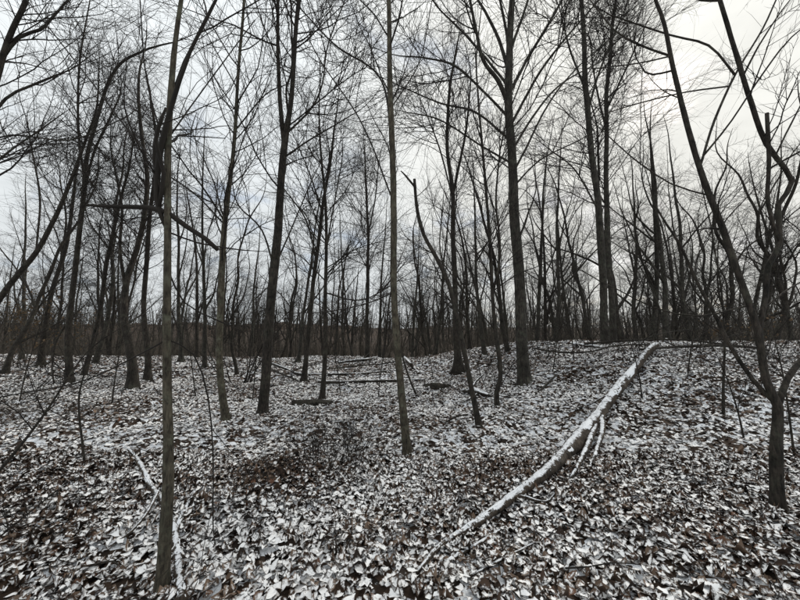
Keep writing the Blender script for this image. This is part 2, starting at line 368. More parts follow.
def leaf_faces(S):
    f = []
    for c in range(2):
        for s in range(S - 1): f.append((c * S + s, (c + 1) * S + s, (c + 1) * S + s + 1, c * S + s + 1))
    return np.array(f)
LOD = [([0, .2, .45, .72, 1.0], [.02, .27, .34, .25, .02]), ([0, .3, .65, 1.0], [.03, .30, .36, .03])]
LOBED = np.array([.02, .31, .15, .33, .02])
def kite(n, size, tris):
    """far leaf: a bent kite of 4 or 2 triangles"""
    z = rng.normal(0, .16, (n, 5)); w = rng.uniform(.22, .5, (n, 2)); o = np.zeros(n)
    V = np.stack([np.stack([o - .5, o, z[:, 0]], -1), np.stack([o + .05, w[:, 0], z[:, 1]], -1), np.stack([o + .5, o, z[:, 2]], -1), np.stack([o - .05, -w[:, 1], z[:, 3]], -1), np.stack([o, o, z[:, 4]], -1)], 1) * size[:, None, None]
    if tris == 4: return V, np.array([(0, 4, 1), (1, 4, 2), (2, 4, 3), (3, 4, 0)])[:, ::-1]
    return V[:, :4], np.array([(0, 2, 1), (0, 3, 2)])[:, ::-1]
def rot_leaves(V, tilt):
    n = len(V); a = rng.uniform(0, 6.283, n); ca, sa = np.cos(a)[:, None], np.sin(a)[:, None]
    x, y, z = V[..., 0], V[..., 1], V[..., 2]
    def r2(p, q, ang): c, s = np.cos(ang)[:, None], np.sin(ang)[:, None]; return p * c - q * s, p * s + q * c
    y, z = r2(y, z, rng.normal(0, tilt, n)); x, z = r2(x, z, rng.normal(0, tilt, n)); x, y = x * ca - y * sa, x * sa + y * ca
    return np.stack([x, y, z], -1)
def snow_cover_at(x, y):
    """drifts: how much snow is held here, -.2 .. .2"""
    s = .10 * wav(x, y, 0, 1.7) + .07 * wav(x, y, 1, 5.)
    for cx, cy, r, a in BARE: s = s - a * np.exp(-((x - cx) ** 2 + (y - cy) ** 2) / (r * r))
    return s
BARE = []
for px, py, r, a in ((320, 455, .8, .07), (40, 420, 1.3, .16), (110, 420, .8, .2), (270, 480, .3, .3), (310, 498, .25, .3), (500, 540, .3, .12), (130, 470, .3, .2), (690, 400, .9, .06), (40, 540, .4, .2)):
    h = hit(px, py); BARE.append((h[0], h[1], r, a))
def build_litter():
    Vs, Fs, sn, rn, off = [], [], [], [], 0
    for y0, y1, dens, lod, s0, s1 in ((.9, 4.4, 1150, 0, .035, .088), (4.4, 11, 560, 1, .045, .085), (11, 26, 190, 2, .085, .14)):
        A = lambda y: 1.3 * y * y + 2.4 * y
        n = int((A(y1) - A(y0)) * dens)
        y = np.sqrt(rng.uniform(y0 ** 2, y1 ** 2, n * 2)); x = rng.uniform(-1, 1, n * 2) * (1.3 * y1 + 1.2)
        k = np.abs(x) < 1.3 * y + 1.2; x, y = x[k][:n], y[k][:n]; n = len(x); sz = rng.uniform(s0, s1, n)
        if lod == 0:
            st, wd = LOD[0]; S = len(st); V = leaf_verts(n, st, wd, sz); f = leaf_faces(S)
            inner = np.full((3, S), -.20); inner[1] = .24; inner[:, 0] = inner[:, -1] = -.18; inner = inner.ravel()
        else:
            V, f = kite(n, sz, 4 if lod == 1 else 2); inner = np.array([-.06, -.06, -.06, -.06, .18])[:V.shape[1]]
        nv = V.shape[1]; V = rot_leaves(V, .22)
        h = rng.uniform(0, 1, n) ** 1.5 * .045 + .006
        V += np.stack([x, y, ground(x, y) + h], -1)[:, None]
        base = rng.normal(.505, .095, n) + snow_cover_at(x, y) + (h - .02) * 3
        sn.append((base[:, None] + inner[None]).ravel()); rn.append(np.repeat(rng.uniform(0, 1, n), nv))
        Fs.append((f[None] + (np.arange(n) * nv)[:, None, None]).reshape(-1, f.shape[1]) + off); Vs.append(V.reshape(-1, 3)); off += n * nv
    me = mesh_np('leaf_litter', np.concatenate(Vs), Fs, M['litter'], True, {'snow': np.concatenate(sn), 'rnd': np.concatenate(rn)})
    tag(link('leaf_litter', me, GROUND), 'brown fallen leaves dusted with snow all over the forest floor', kind='stuff')
build_litter()
def build_single_leaves():
    st, wd = LOD[0]; S = len(st); meshes = []
    inner = np.full((3, S), -.20); inner[1] = .24; inner[:, 0] = inner[:, -1] = -.18
    V = rot_leaves(leaf_verts(16, st, wd, rng.uniform(.055, .10, 16)), .28)
    for v in V: meshes.append(mesh_np('leaf', v, [leaf_faces(S)], M['leaf'], True, {'snow': .46 + inner.ravel(), 'rnd': np.full(3 * S, .5)}))
    k = 0
    while k < 300:
        px, py = rng.uniform(5, 795), rng.uniform(478, 598); p = hit(px, py)
        o = link('leaf', meshes[k % 16], GROUND, (p[0], p[1], float(ground(p[0], p[1])) + .05)); o.rotation_euler = (0, 0, rng.uniform(0, 6.28)); k += 1
build_single_leaves()

# ------------------------------------------------------------------ trees
MAIN = []         # (picture x of the base, short phrase) for the labels of the trees behind
def extend(p, r, H, base_z, lean=.25):
    """carry the stem on past the top of the picture until it ends at its full height"""
    top = p[-1][2]; need = base_z + H - top
    if need < .3: return tip(p, r, 40)
    d = unit(p[-1] - p[-4] if len(p) > 4 else p[-1] - p[0]); n = max(4, int(need / .35)); q, rr = [p[-1]], [r[-1]]
    for k in range(n):
        d = unit(d + rng.normal(size=3) * .05 + np.array([0, 0, .10])); q.append(q[-1] + d * need / n); rr.append(r[-1] + (.006 - r[-1]) * (k + 1) / n)
    return np.vstack([p, np.array(q[1:])]), np.concatenate([r, rr[1:]])
def tip(p, r, k=30):
    """let a stem run out thinly instead of ending blunt"""
    if r[-1] < .004: return p, r
    d = unit(p[-1] - p[-3]); L_ = r[-1] * 2 * k; m = 6; q, rr = [p[-1]], [r[-1]]
    for j in range(m): d = unit(d + rng.normal(size=3) * .09 + np.array([0, 0, .05])); q.append(q[-1] + d * L_ / m); rr.append(max(.0022, r[-1] * (1 - (j + 1) / m)))
    return np.vstack([p, q[1:]]), np.concatenate([r, rr[1:]])
def px_path(pts, Y, step=.12, dY=0.0, wob=.0):
    """pixel polyline (x, y, width px) in the upright plane at distance Y, its end dY further away"""
    n = len(pts); P, R = [], []
    for i, (x, y, w) in enumerate(pts):
        yy = Y + dY * (i / max(1, n - 1)); P.append(at(x, y, yy)); R.append(pxlen(w, yy) / 2 * .565)
    return smooth_path(P, R, step)
def tree(label, trunk, limbs=(), mat='dark', H=12, Y=None, n=(60, 500, 900), L1=1.8, t0=.2, phrase=None, group=None, name='bare_tree', S=12, extend_limbs=True, a1=(30, 62), flare=.3, snag=False, dY=0.0, up=.06):
    """trunk / limbs are pixel polylines; the base pixel is set on the ground"""
    b = hit(trunk[0][0], trunk[0][1]) if Y is None else None
    Y = b[1] if Y is None else Y
    p, r = px_path(trunk, Y, dY=dY)
    base = np.array([p[0][0], p[0][1], float(ground(p[0][0], p[0][1]))])
    # sink the foot into the soil
    d0 = unit(p[0] - p[min(3, len(p) - 1)]); foot = p[0] + d0 * max(.08, p[0][2] - base[2] + .10)
    p = np.vstack([foot, p]); r = np.concatenate([[r[0] * 1.03], r])
    wz = (p[:, 2] - base[2]); p[:, 0] += .012 * np.sin(wz * 2.1 + base[0] * 7); p[:, 1] += .05 * np.sin(wz * .8 + base[0] * 3) * np.clip(wz, 0, 1)
    if not snag: p, r = extend(p, r, H, base[2])
    root = tag(link(name, None, None, base), label, 'tree', group); root.empty_display_size = .2
    V, F = stem_mesh(p - base, r, S, .04, flare); link('trunk', mesh_np('trunk', V, F, M[mat]), root)
    paths = [(p - base, r)]
    for lb in limbs:
        lp, dy, ext = lb if isinstance(lb, tuple) else (lb, rng.uniform(-.25, .25) * Y * .3, True)
        best = None
        for w, (bp_, br_) in enumerate(paths):
            a0 = bp_ + base; tgt = np.stack([at(lp[0][0], lp[0][1], yy) for yy in a0[:, 1]]); dd = np.linalg.norm(tgt - a0, axis=1); i = int(np.argmin(dd))
            if best is None or dd[i] < best[0] - .01: best = (dd[i], a0[i])
        p0 = best[1]; q, rr = px_path(lp, p0[1], .14, dy); off = p0 - q[0]; fade = np.clip(1 - np.arange(len(q)) / 6, 0, 1)[:, None]; q = q + off * fade
        if ext and q[-1][2] - base[2] > .5 * H * 0 and lp[-1][1] <= 4: q, rr = extend(q, rr, min(H * .9, q[-1][2] - base[2] + 3.0), base[2])
        elif ext is None: pass
        else: q, rr = tip(q, rr, 45)
        V, F = stem_mesh(q - base, rr, 8, .05); link('limb', mesh_np('limb', V, F, M[mat if rr[0] > .02 or mat != 'olive' else 'twig']), root)
        paths.append((q - base, rr))
    if n:
        V, F = crown_mesh(paths, *n, L1, t0, a1=a1, up=up); link('crown', mesh_np('crown', V, F, M['twig']), root)
    if phrase: MAIN.append((trunk[0][0], phrase))
    return root

tree('slim olive tree in the left foreground with a dark broken branch across it',
     [(160, 594, 20), (166, 480, 17), (167, 400, 14.5), (168, 320, 13), (169, 250, 12), (170, 160, 11), (175, 95, 10), (181, 45, 8), (188, 0, 7)],
     [([(173, 110, 7), (186, 65, 5), (203, 30, 4.5), (216, 0, 4)], .2, True),
      ([(170, 222, 9), (150, 214, 9), (125, 210, 8), (100, 206, 6), (86, 205, 4)], -.1, None),
      ([(170, 222, 9), (190, 234, 8.5), (205, 241, 8), (218, 250, 7)], .1, None),
      ([(165, 225, 6), (155, 195, 9), (159, 150, 10), (172, 105, 7.5), (190, 52, 6), (216, 0, 5)], -.12, True), ([(162, 205, 6), (166, 170, 7), (157, 140, 6), (163, 115, 5)], -.16, None), ([(156, 190, 5), (150, 160, 5), (155, 130, 5), (166, 108, 4)], .08, None), ([(158, 180, 3), (140, 150, 3), (128, 120, 2.4)], -.2, False), ([(170, 235, 3), (200, 245, 3), (235, 250, 2.4)], .4, False),
      ([(169, 180, 3.5), (143, 150, 3), (90, 80, 2.6), (27, 0, 2)], .5, True),
      ([(170, 140, 3), (190, 110, 2.4), (225, 60, 2), (255, 20, 1.6)], .5, False),
      ([(168, 345, 3), (140, 358, 2.6), (80, 382, 2.4), (0, 397, 2)], .6, False),
      ([(169, 345, 2.6), (195, 358, 2.6), (209, 400, 2.4), (213, 455, 2.2), (213, 520, 2)], .25, False),
      ([(171, 150, 3), (150, 85, 2.5), (143, 40, 2.2), (140, 0, 2)], -.2, True),
      ([(169, 265, 2.6), (185, 300, 2.4), (215, 318, 2.2), (240, 330, 1.6)], .4, False)],
     'olive', H=8, n=(34, 240, 420), L1=1.3, t0=.3, phrase='the olive tree', S=20)
tree('straight slender dark tree just left of the forked trunk, single stem without fork',
     [(226, 421, 13), (222, 380, 11.5), (221, 330, 11), (224, 250, 10), (231, 160, 6.5), (238, 70, 5.5), (244, 0, 5)],
     [([(226, 225, 3), (190, 190, 2.5), (150, 165, 2)], .8, False), ([(234, 130, 2.6), (265, 95, 2), (285, 85, 1.5)], .6, False), ([(237, 90, 2.4), (215, 50, 2), (200, 20, 1.4)], -.7, False)],
     'olive', H=13, n=(60, 520, 1000), L1=1.9, t0=.22, phrase='the slender tree')
tree('stout grey-brown tree splitting into two upright stems high above the leaning left bank',
     [(262, 416, 16.5), (266, 375, 16), (270, 320, 15.5), (275, 250, 15), (280, 190, 13), (285, 140, 12.5), (291, 100, 9), (296, 45, 8), (300, 0, 7.5)],
     [([(284, 145, 9), (280, 100, 7.5), (278, 50, 6.5), (278, 0, 6)], -.2, True), ([(287, 120, 4), (286, 90, 4), (292, 65, 3.6), (291, 0, 3)], .3, True),
      ([(286, 135, 4), (310, 110, 3.4), (322, 85, 3), (328, 45, 2.6), (345, 0, 2)], .8, True), ([(284, 160, 3.4), (310, 140, 3), (335, 125, 2.4), (360, 110, 1.6)], -.7, False),
      ([(275, 268, 3.4), (262, 230, 3), (238, 205, 2.4), (232, 180, 1.6)], -.6, False), ([(276, 270, 3), (285, 245, 3), (295, 220, 2.4), (312, 180, 2)], .9, False)],
     'dark', H=15, n=(90, 900, 1700), L1=2.4, t0=.28, phrase='the forked trunk', S=14)
tree('slim straight olive tree standing alone in the middle of the clearing',
     [(407, 457, 15), (403, 420, 14), (399, 370, 13), (395, 300, 12), (393, 220, 11.5), (392, 130, 10.5), (390, 60, 9), (388, 0, 8)],
     [([(393, 150, 4), (380, 78, 3.6), (335, 45, 3), (300, 8, 2.2)], .8, False), ([(394, 200, 3), (360, 120, 2.6), (320, 60, 2), (300, 20, 1.4)], .9, False),
      ([(396, 295, 2.4), (370, 305, 2.2), (330, 312, 2), (290, 313, 1.4)], -.3, False), ([(391, 40, 3), (375, 15, 2.6), (360, 0, 2)], .2, True),
      ([(393, 110, 2.4), (420, 60, 2), (432, 0, 1.6)], .4, True)],
     'olive', H=11, n=(50, 380, 700), L1=1.6, t0=.25, phrase='the clearing tree', S=16)
tree('thickest grey tree on the bank, its many limbs fanning upward from one trunk',
     [(524, 383, 21), (522, 345, 19.5), (519, 290, 18), (515, 220, 17), (512, 150, 16), (509, 95, 15), (509, 45, 12), (512, 0, 10)],
     [([(507, 105, 9), (497, 80, 8), (483, 60, 7), (476, 30, 6), (470, 0, 5)], -.6, True), ([(508, 70, 7), (499, 40, 6), (487, 15, 5), (478, 0, 4.5)], .6, True),
      ([(508, 118, 5), (484, 92, 4.5), (455, 66, 4), (425, 58, 3), (400, 56, 2)], -1.0, False), ([(510, 140, 4.5), (475, 112, 3.8), (440, 103, 3), (400, 86, 2)], .9, False),
      ([(512, 165, 4), (480, 145, 3), (440, 120, 2.6), (405, 112, 1.6)], -.8, False), ([(511, 95, 7), (524, 65, 5.5), (545, 30, 5), (562, 0, 4)], .5, True),
      ([(513, 125, 5.5), (535, 80, 4.6), (560, 45, 4), (592, 8, 3)], -.9, False), ([(514, 150, 4.5), (532, 118, 4), (560, 85, 3.2), (600, 62, 2.2)], 1.2, False),
      ([(510, 60, 6), (506, 30, 5), (500, 0, 4.5)], .3, True), ([(511, 55, 6), (520, 25, 5), (528, 0, 4.5)], -.3, True), ([(517, 245, 4), (525, 225, 3.6), (528, 214, 3)], -.4, False),
      ([(515, 185, 3.6), (540, 160, 3), (580, 140, 2)], -.8, False), ([(514, 175, 4), (545, 110, 3.4), (575, 70, 2.6), (620, 30, 1.8)], .2, False),
      ([(508, 85, 5), (470, 40, 4), (440, 10, 3)], .6, False)],
     'grey', H=17, flare=.18, n=(110, 1300, 2600), L1=2.6, t0=.32, phrase='the thick trunk', S=18)
tree('leaning broken-topped dark snag beside the tree on the bank',
     [(479, 427, 11), (473, 395, 9), (466, 360, 8.5), (457, 320, 8), (448, 285, 7.5), (436, 258, 7), (424, 235, 6.5), (418, 210, 6), (415, 178, 5)],
     [([(418, 190, 4), (408, 178, 3.5), (402, 172, 2)], .1, None), ([(450, 290, 3), (440, 250, 2.6), (442, 215, 2)], .3, False)],
     'dark', H=5, n=(14, 60, 120), L1=1.1, t0=.4, phrase='the snag', snag=True)
tree('straight dark tree rising behind the leaning snag, partly hidden by it',
     [(458, 366, 15), (457, 345, 11), (455, 290, 9), (453, 230, 8.5), (452, 190, 8), (447, 140, 6), (450, 90, 5), (456, 50, 4)],
     [([(452, 195, 5), (458, 170, 5), (466, 130, 4), (470, 90, 3)], .5, False), ([(453, 200, 3), (440, 150, 3), (425, 110, 2)], -.6, False)],
     'dark', H=13, Y=11.5, n=(80, 700, 1300), L1=2.3, t0=.35, phrase=None)
tree('thin kinked dark stem growing between the leaning snag and the thick grey trunk',
     [(497, 408, 8), (496, 392, 8), (500, 372, 7.5), (496, 330, 7), (492, 270, 6), (488, 215, 5.5), (484, 160, 4.6), (478, 110, 3.6)],
     [([(494, 300, 4), (500, 250, 4), (496, 200, 3.5), (500, 150, 3)], .4, False), ([(496, 330, 3), (470, 300, 2.4), (440, 260, 2), (418, 245, 1.5)], -.4, False)],
     'dark', H=9, n=(60, 420, 800), L1=1.5, t0=.25, phrase=None)
tree('narrow upright dark tree, right one of the close pair left of the clearing',
     [(322, 401, 10), (323, 380, 8), (325, 330, 7), (326, 260, 6), (326, 200, 5), (322, 160, 4)], [([(325, 250, 3), (335, 200, 2.6), (342, 160, 2)], .6, False), ([(326, 290, 3), (360, 300, 2.4), (392, 285, 2)], -.6, False)],
     'dark', H=8.5, n=(60, 480, 1000), L1=1.7, t0=.3, phrase='the close pair')
tree('curved leaning dark tree, left one of the close pair left of the clearing',
     [(304, 382, 10), (307, 355, 8), (310, 320, 7.4), (315, 270, 7), (321, 215, 6), (329, 170, 5), (333, 140, 4)], [([(316, 260, 3), (306, 220, 3), (285, 190, 2)], .6, False), ([(322, 210, 3), (312, 180, 2.6), (300, 150, 2)], -.6, False)],
     'dark', H=10, n=(70, 560, 1100), L1=2.0, t0=.3)
tree('left one of two tall grey trees on the crest right of the thick trunk',
     [(606, 350, 13), (604, 300, 11.5), (600, 240, 11.5), (596, 190, 11), (590, 130, 10), (585, 70, 8.5), (581, 0, 7)],
     [([(588, 110, 4), (600, 70, 3.4), (620, 20, 2.4)], .8, False), ([(586, 90, 4), (570, 50, 3), (560, 10, 2)], -.8, False), ([(598, 210, 3.4), (575, 170, 2.6), (550, 150, 1.8)], -.5, False)],
     'grey', H=18, Y=11, n=(90, 900, 1700), L1=2.8, t0=.3, phrase='the tall stems')
tree('right one of two tall grey trees on the crest right of the thick trunk',
     [(614, 347, 12), (611, 300, 10), (608, 230, 9), (606, 160, 8), (606, 100, 7), (611, 50, 6), (616, 0, 5)],
     [([(606, 130, 3.4), (595, 80, 3), (590, 40, 2)], .8, False), ([(607, 110, 3.4), (630, 60, 3), (648, 20, 2)], -.4, False)],
     'grey', H=17, Y=12, n=(90, 900, 1700), L1=2.6, t0=.3)
# right foreground, several crooked stems from one foot
tree('dark crooked tree in the right foreground, several stems from one short trunk',
     [(779, 512, 19), (775, 475, 17), (772, 440, 15.5), (771, 405, 13), (759, 380, 11), (752, 330, 10), (738, 280, 9.5), (722, 225, 9.5), (706, 180, 9), (690, 125, 8.5), (676, 65, 7.5), (668, 20, 6.5), (661, 0, 6)],
     [([(756, 345, 8), (757, 322, 8), (764, 295, 8), (768, 266, 8), (780, 243, 8.5), (778, 205, 8.5), (792, 181, 8), (766, 143, 8), (752, 105, 8), (738, 60, 8), (720, 0, 7)], .15, True),
      ([(771, 402, 10), (783, 376, 9), (800, 358, 8.5), (822, 330, 8), (845, 270, 7)], .2, False),
      ([(766, 404, 7), (745, 378, 6.5), (725, 343, 6), (715, 315, 5.6), (700, 288, 5), (680, 245, 4.5), (667, 225, 3.6)], .3, False),
      ([(780, 243, 5), (768, 205, 6), (769, 160, 6), (767, 113, 6)], -.1, None),
      ([(702, 165, 4), (715, 120, 4), (735, 75, 3.6), (762, 30, 3), (776, 0, 2.6)], .3, True), ([(700, 155, 4), (730, 120, 3), (780, 50, 3), (800, 30, 2.4)], -.2, False),
      ([(738, 74, 4), (710, 45, 3.6), (670, 35, 3.2), (610, 15, 2.4)], .4, False), ([(672, 55, 4), (640, 44, 3.6), (615, 30, 3), (590, 0, 2)], .2, True),
      ([(671, 60, 3), (640, 65, 2.6), (600, 68, 2)], -.2, False), ([(738, 86, 3), (690, 92, 2.6), (640, 103, 2.2), (600, 115, 1.6)], .3, False),
      ([(708, 190, 3), (670, 180, 2.6), (630, 155, 2.2), (602, 130, 1.6)], .2, False), ([(718, 0, 5), (700, 0, 4), (680, -8, 3)], .1, False),
      ([(751, 305, 3), (700, 316, 3), (655, 308, 2.6), (615, 288, 2)], .3, False), ([(757, 312, 3), (785, 290, 3), (800, 282, 2.6), (840, 262, 2)], .2, False),
      ([(739, 80, 3.4), (755, 50, 3), (776, 18, 2.4), (790, 0, 2)], -.2, True), ([(772, 150, 3), (790, 120, 2.6), (810, 90, 2)], .2, False)],
     'dark', H=7.5, n=(60, 520, 1000), L1=1.3, t0=.3, phrase='the crooked tree', S=18)
tree('thin bare sapling on the slope between fallen log and crooked tree', [(724, 416, 5), (722, 380, 4), (721, 340, 3.4), (719, 290, 2.6), (712, 240, 2)], [], 'dark', H=4.2, n=(22, 120, 220), L1=.9, t0=.3, name='sapling', flare=.1)
for px, py, h, lean, lab in ((252, 401, 2.2, .15, 'thin sapling between the slender tree and the forked trunk'), (340, 394, 2.0, -.2, 'thin sapling right of the close pair of trees'), (378, 398, 1.5, .2, 'small sapling left of the slim clearing tree'), (433, 380, 2.4, -.3, 'leaning sapling right of the slim clearing tree'),
        (552, 373, 2.6, .25, 'bowed sapling just right of the thick trunk on the bank'), (574, 362, 2.2, -.15, 'thin sapling on the bank left of the two tall grey trees'), (642, 400, 1.3, -.2, 'small sapling just right of the long fallen log'), (688, 376, 2.0, .2, 'thin sapling on the right slope near the crest'),
        (112, 404, 2.4, .2, 'thin sapling in front of the swaying dark trunk'), (20, 402, 2.6, .3, 'leaning sapling near the left edge'), (196, 398, 2.4, -.15, 'thin sapling between the olive tree and the slender tree'), (744, 440, 1.2, -.3, 'small sapling left of the crooked tree foot'), (795, 455, 1.5, -.2, 'small sapling at the right edge behind the crooked tree')):
    b_ = hit(px, py); k_ = FPX / b_[1]
    tree(lab, [(px, py, 4.6 * 6 / b_[1] * .6), (px + lean * h * k_ * .2, py - h * k_ * .35, 3.6 * 6 / b_[1] * .6), (px + lean * h * k_ * .55, py - h * k_ * .7, 2.6 * 6 / b_[1] * .6), (px + lean * h * k_, py - h * k_, 1.6 * 6 / b_[1] * .6)], [], 'dark', H=h, n=(14, 60, 90), L1=.55, t0=.25, name='sapling', flare=.05, S=7, group='thin saplings on the forest floor')
# left side
tree('dark tree on the left bending sharply to the right high up',
     [(69, 384, 11), (69, 340, 9), (73, 300, 8.4), (79, 245, 8), (82, 200, 7.4), (85, 160, 6.4), (97, 117, 5.6), (108, 85, 5), (124, 63, 4.4), (150, 50, 3.6)],
     [([(82, 195, 4), (95, 150, 4), (110, 118, 3.4), (118, 100, 2.4)], .5, False), ([(83, 180, 4), (78, 120, 3.6), (80, 60, 3), (90, 0, 2)], -.5, True), ([(71, 320, 3), (55, 345, 3), (52, 370, 2.6)], -.2, False)],
     'dark', H=9, n=(80, 700, 1300), L1=1.9, t0=.3, phrase='the bent tree')
tree('thick dark trunk left of the olive foreground tree, swaying left then right',
     [(133, 389, 15), (132, 350, 13), (126, 315, 11), (127, 280, 10), (136, 248, 9), (143, 217, 8), (146, 180, 7), (142, 140, 6), (140, 100, 5)],
     [([(127, 290, 5), (120, 250, 4.4), (122, 210, 3.6), (115, 170, 3)], -.5, False)], 'dark', H=11, n=(80, 700, 1300), L1=1.9, t0=.3, phrase='the swaying trunk')
tree('slimmer dark tree close behind the swaying dark trunk', [(147, 382, 11), (147, 350, 9), (144, 305, 8), (149, 250, 7), (151, 205, 6), (156, 150, 5), (150, 100, 4)], [], 'dark', H=11, n=(70, 600, 1100), L1=1.9, t0=.3)
tree('long leaning trunk crossing the left edge at a steep slant',
     [(-70, 405, 10), (-30, 345, 9), (0, 297, 8.6), (16, 275, 8), (34, 252, 7.6), (50, 222, 7), (63, 196, 6), (77, 165, 5), (95, 120, 4)],
     [([(34, 252, 3), (40, 200, 3), (30, 140, 2)], .4, False)], 'dark', H=6, n=(50, 420, 800), L1=1.5, t0=.45, phrase=None)
tree('tree cut by the upper left corner, only its spreading limbs reaching into the picture',
     [(-75, 470, 18), (-55, 350, 15), (-35, 220, 13), (-12, 110, 11), (4, 40, 9), (20, 0, 8)],
     [([(-5, 60, 6), (14, 38, 6), (38, 30, 5), (52, 18, 4), (68, 0, 3)], .2, True), ([(-20, 140, 5), (5, 100, 4.5), (40, 82, 4), (70, 70, 2.4)], .3, False), ([(-30, 210, 4), (0, 160, 3.6), (40, 130, 2.6)], .4, False),
      ([(-30, 190, 3.4), (0, 138, 3), (70, 140, 2.6), (120, 120, 1.6)], -.3, False)],
     'dark', H=8, n=(50, 420, 800), L1=1.5, t0=.3)
tree('slim tree leaning right on the left bank, beside the sharply bent tree', [(84, 376, 8), (92, 340, 7), (102, 300, 6.4), (108, 262, 6), (116, 225, 5), (128, 170, 4)], [], 'dark', H=9, n=(60, 500, 1000), L1=1.7, t0=.3)
tree('slanting tree behind the left edge trunk with dark forked crown', [(40, 366, 9), (46, 330, 7.6), (52, 295, 7), (62, 260, 6.4), (68, 230, 5.6), (74, 190, 4.6)], [([(60, 265, 4), (66, 220, 3), (60, 180, 2)], .4, False)], 'dark', H=10, n=(70, 600, 1100), L1=2., t0=.3)
tree('thin tree standing alone on the far crest in the gap left of the clearing tree', [(367, 354, 8), (367, 320, 6.4), (368, 270, 5.6), (368, 230, 5), (366, 190, 4)], [([(368, 235, 3), (375, 200, 2.4), (378, 170, 2)], .5, False)], 'dark', H=14, Y=18.5, n=(80, 800, 1500), L1=3.0, t0=.35)

# ------------------------------------------------------------------ trees behind: six kinds, copied
def proto(kind):
    H = [13, 15, 11, 14, 12, 16][kind]; r0 = [.12, .15, .10, .13, .11, .16][kind]
    root = link('bare_tree', None); root.empty_display_size = .2
    K = 36; t = np.linspace(0, 1, K); ph = rng.uniform(0, 6.28, 4); amp = [.5, .3, .9, .45, .75, .35][kind]
    p = np.stack([amp * np.sin(t * 5 + ph[0]) * t + amp * .22 * np.sin(t * 13 + ph[1]) + amp * .08 * np.sin(t * 31 + ph[3]), amp * np.sin(t * 4 + ph[2]) * t, t * H - .15], 1); r = r0 * (1 - t) ** .8 + .008
    V, F = stem_mesh(p, r, 9, .04, .4); link('trunk', mesh_np('trunk', V, F, M['grey' if kind % 2 else 'dark']), root)
    paths = [(p, r)]
    for k in range(3 + kind % 3):
        i = int(K * rng.uniform(.08, .55)); d = unit(np.array([rng.normal() * .6, rng.normal() * .6, 1.]))
        q, rr = grow(p[i][None], d[None], np.array([H * rng.uniform(.35, .5)]), np.array([r[i] * .6]), 16, .06, .09, .12)
        V, F = stem_mesh(q[0], rr[0], 6, .04); link('limb', mesh_np('limb', V, F, M['grey' if kind % 2 else 'dark']), root); paths.append((q[0], rr[0]))
    V, F = crown_mesh(paths, 62, 400, 1000, 2.0, .22, rmin=.0026, a1=(28, 72), up=.03); link('crown', mesh_np('crown', V, F, M['twig']), root)
    return root, r0
PROTO = [proto(k) for k in range(6)]
used = [False] * 6
def plant(kind, x, y, s, sz, rz):
    root, r0 = PROTO[kind]
    if used[kind]:
        c = root.copy(); sc.collection.objects.link(c)
        for ch in root.children:
            d = ch.copy(); sc.collection.objects.link(d); d.parent = c
        root = c
    used[kind] = True
    root.location = (x, y, float(ground(x, y))); root.scale = (s, s, sz); root.rotation_euler = (rng.normal(0, .07), rng.normal(0, .09), rz)
    return root
BACK = []
# picture x, distance, trunk width in px
spots = [(10, 13, 6), (24, 17, 5), (55, 20, 4), (100, 15, 6), (112, 22, 4), (182, 16, 5), (198, 21, 5), (206, 14, 4), (236, 12, 4), (252, 23, 4), (290, 24, 4), (298, 17, 3.5), (336, 22, 4), (345, 26, 4),
         (352, 21, 3), (380, 24, 4), (383, 19, 3), (412, 22, 4), (425, 25, 5), (436, 18, 3.5), (470, 16, 5), (484, 13, 5), (508, 13, 6), (536, 15, 5), (545, 19, 5), (556, 14, 4), (562, 22, 4), (573, 17, 4), (585, 24, 5), (592, 15, 4),
         (624, 13.5, 8), (636, 18, 6), (641, 23, 4), (652, 14, 7), (661, 19, 5), (668, 13, 7), (678, 22, 5), (690, 15, 6), (698, 20, 5), (709, 17, 4), (731, 15, 6), (742, 20, 5), (757, 16, 7), (766, 23, 5), (782, 14, 7), (792, 19, 6)]
for x, y, w in spots:
    BACK.append((x, y, w))
for k in range(34):
    BACK.append((rng.uniform(-120, 920), rng.uniform(22, 44), rng.uniform(2.4, 5.5)))
def behind():
    MAIN.sort(); info = []
    for j, (x, y, w) in enumerate(BACK):
        kind = j % 6; s = np.clip(pxlen(w, y) * .32 / PROTO[kind][1], .45, 1.5); p = at(x, 340, y)
        o = plant(kind, p[0], p[1], s ** .5 if s > 1 else s ** .8, s ** .5 * rng.uniform(.85, 1.1), rng.uniform(0, 6.28)); info.append((x, y, o))
    xs = [m[0] for m in MAIN]; ph = [m[1] for m in MAIN]; ORD = ['leftmost', 'second from left', 'third from left', 'fourth from left', 'fifth from left', 'sixth from left', 'seventh from left', 'eighth from left', 'ninth from left', 'tenth from left', 'eleventh from left', 'twelfth from left', 'thirteenth from left', 'fourteenth from left', 'fifteenth from left', 'sixteenth from left', 'seventeenth from left', 'eighteenth from left']
    slots = {}
    for x, y, o in info:
        g = int(np.searchsorted(xs, x)); slots.setdefault((g, y > 21.9), []).append((x, o))
    for (g, far), lst in slots.items():
        lst.sort(key=lambda a: a[0])
        a = ph[g - 1] if g else None; b = ph[g] if g < len(xs) else None
        where = f'between {a} and {b}' if a and b else (f'left of {b}' if b else f'right of {a}')
        for i, (x, o) in enumerate(lst):
            depth = 'far bare tree' if far else 'bare crest tree'
            tag(o, f'{depth} {where}, {ORD[min(i, 17)]}' if len(lst) > 1 else f'{depth} {where}', 'tree', 'bare trees standing behind the crest')
behind()

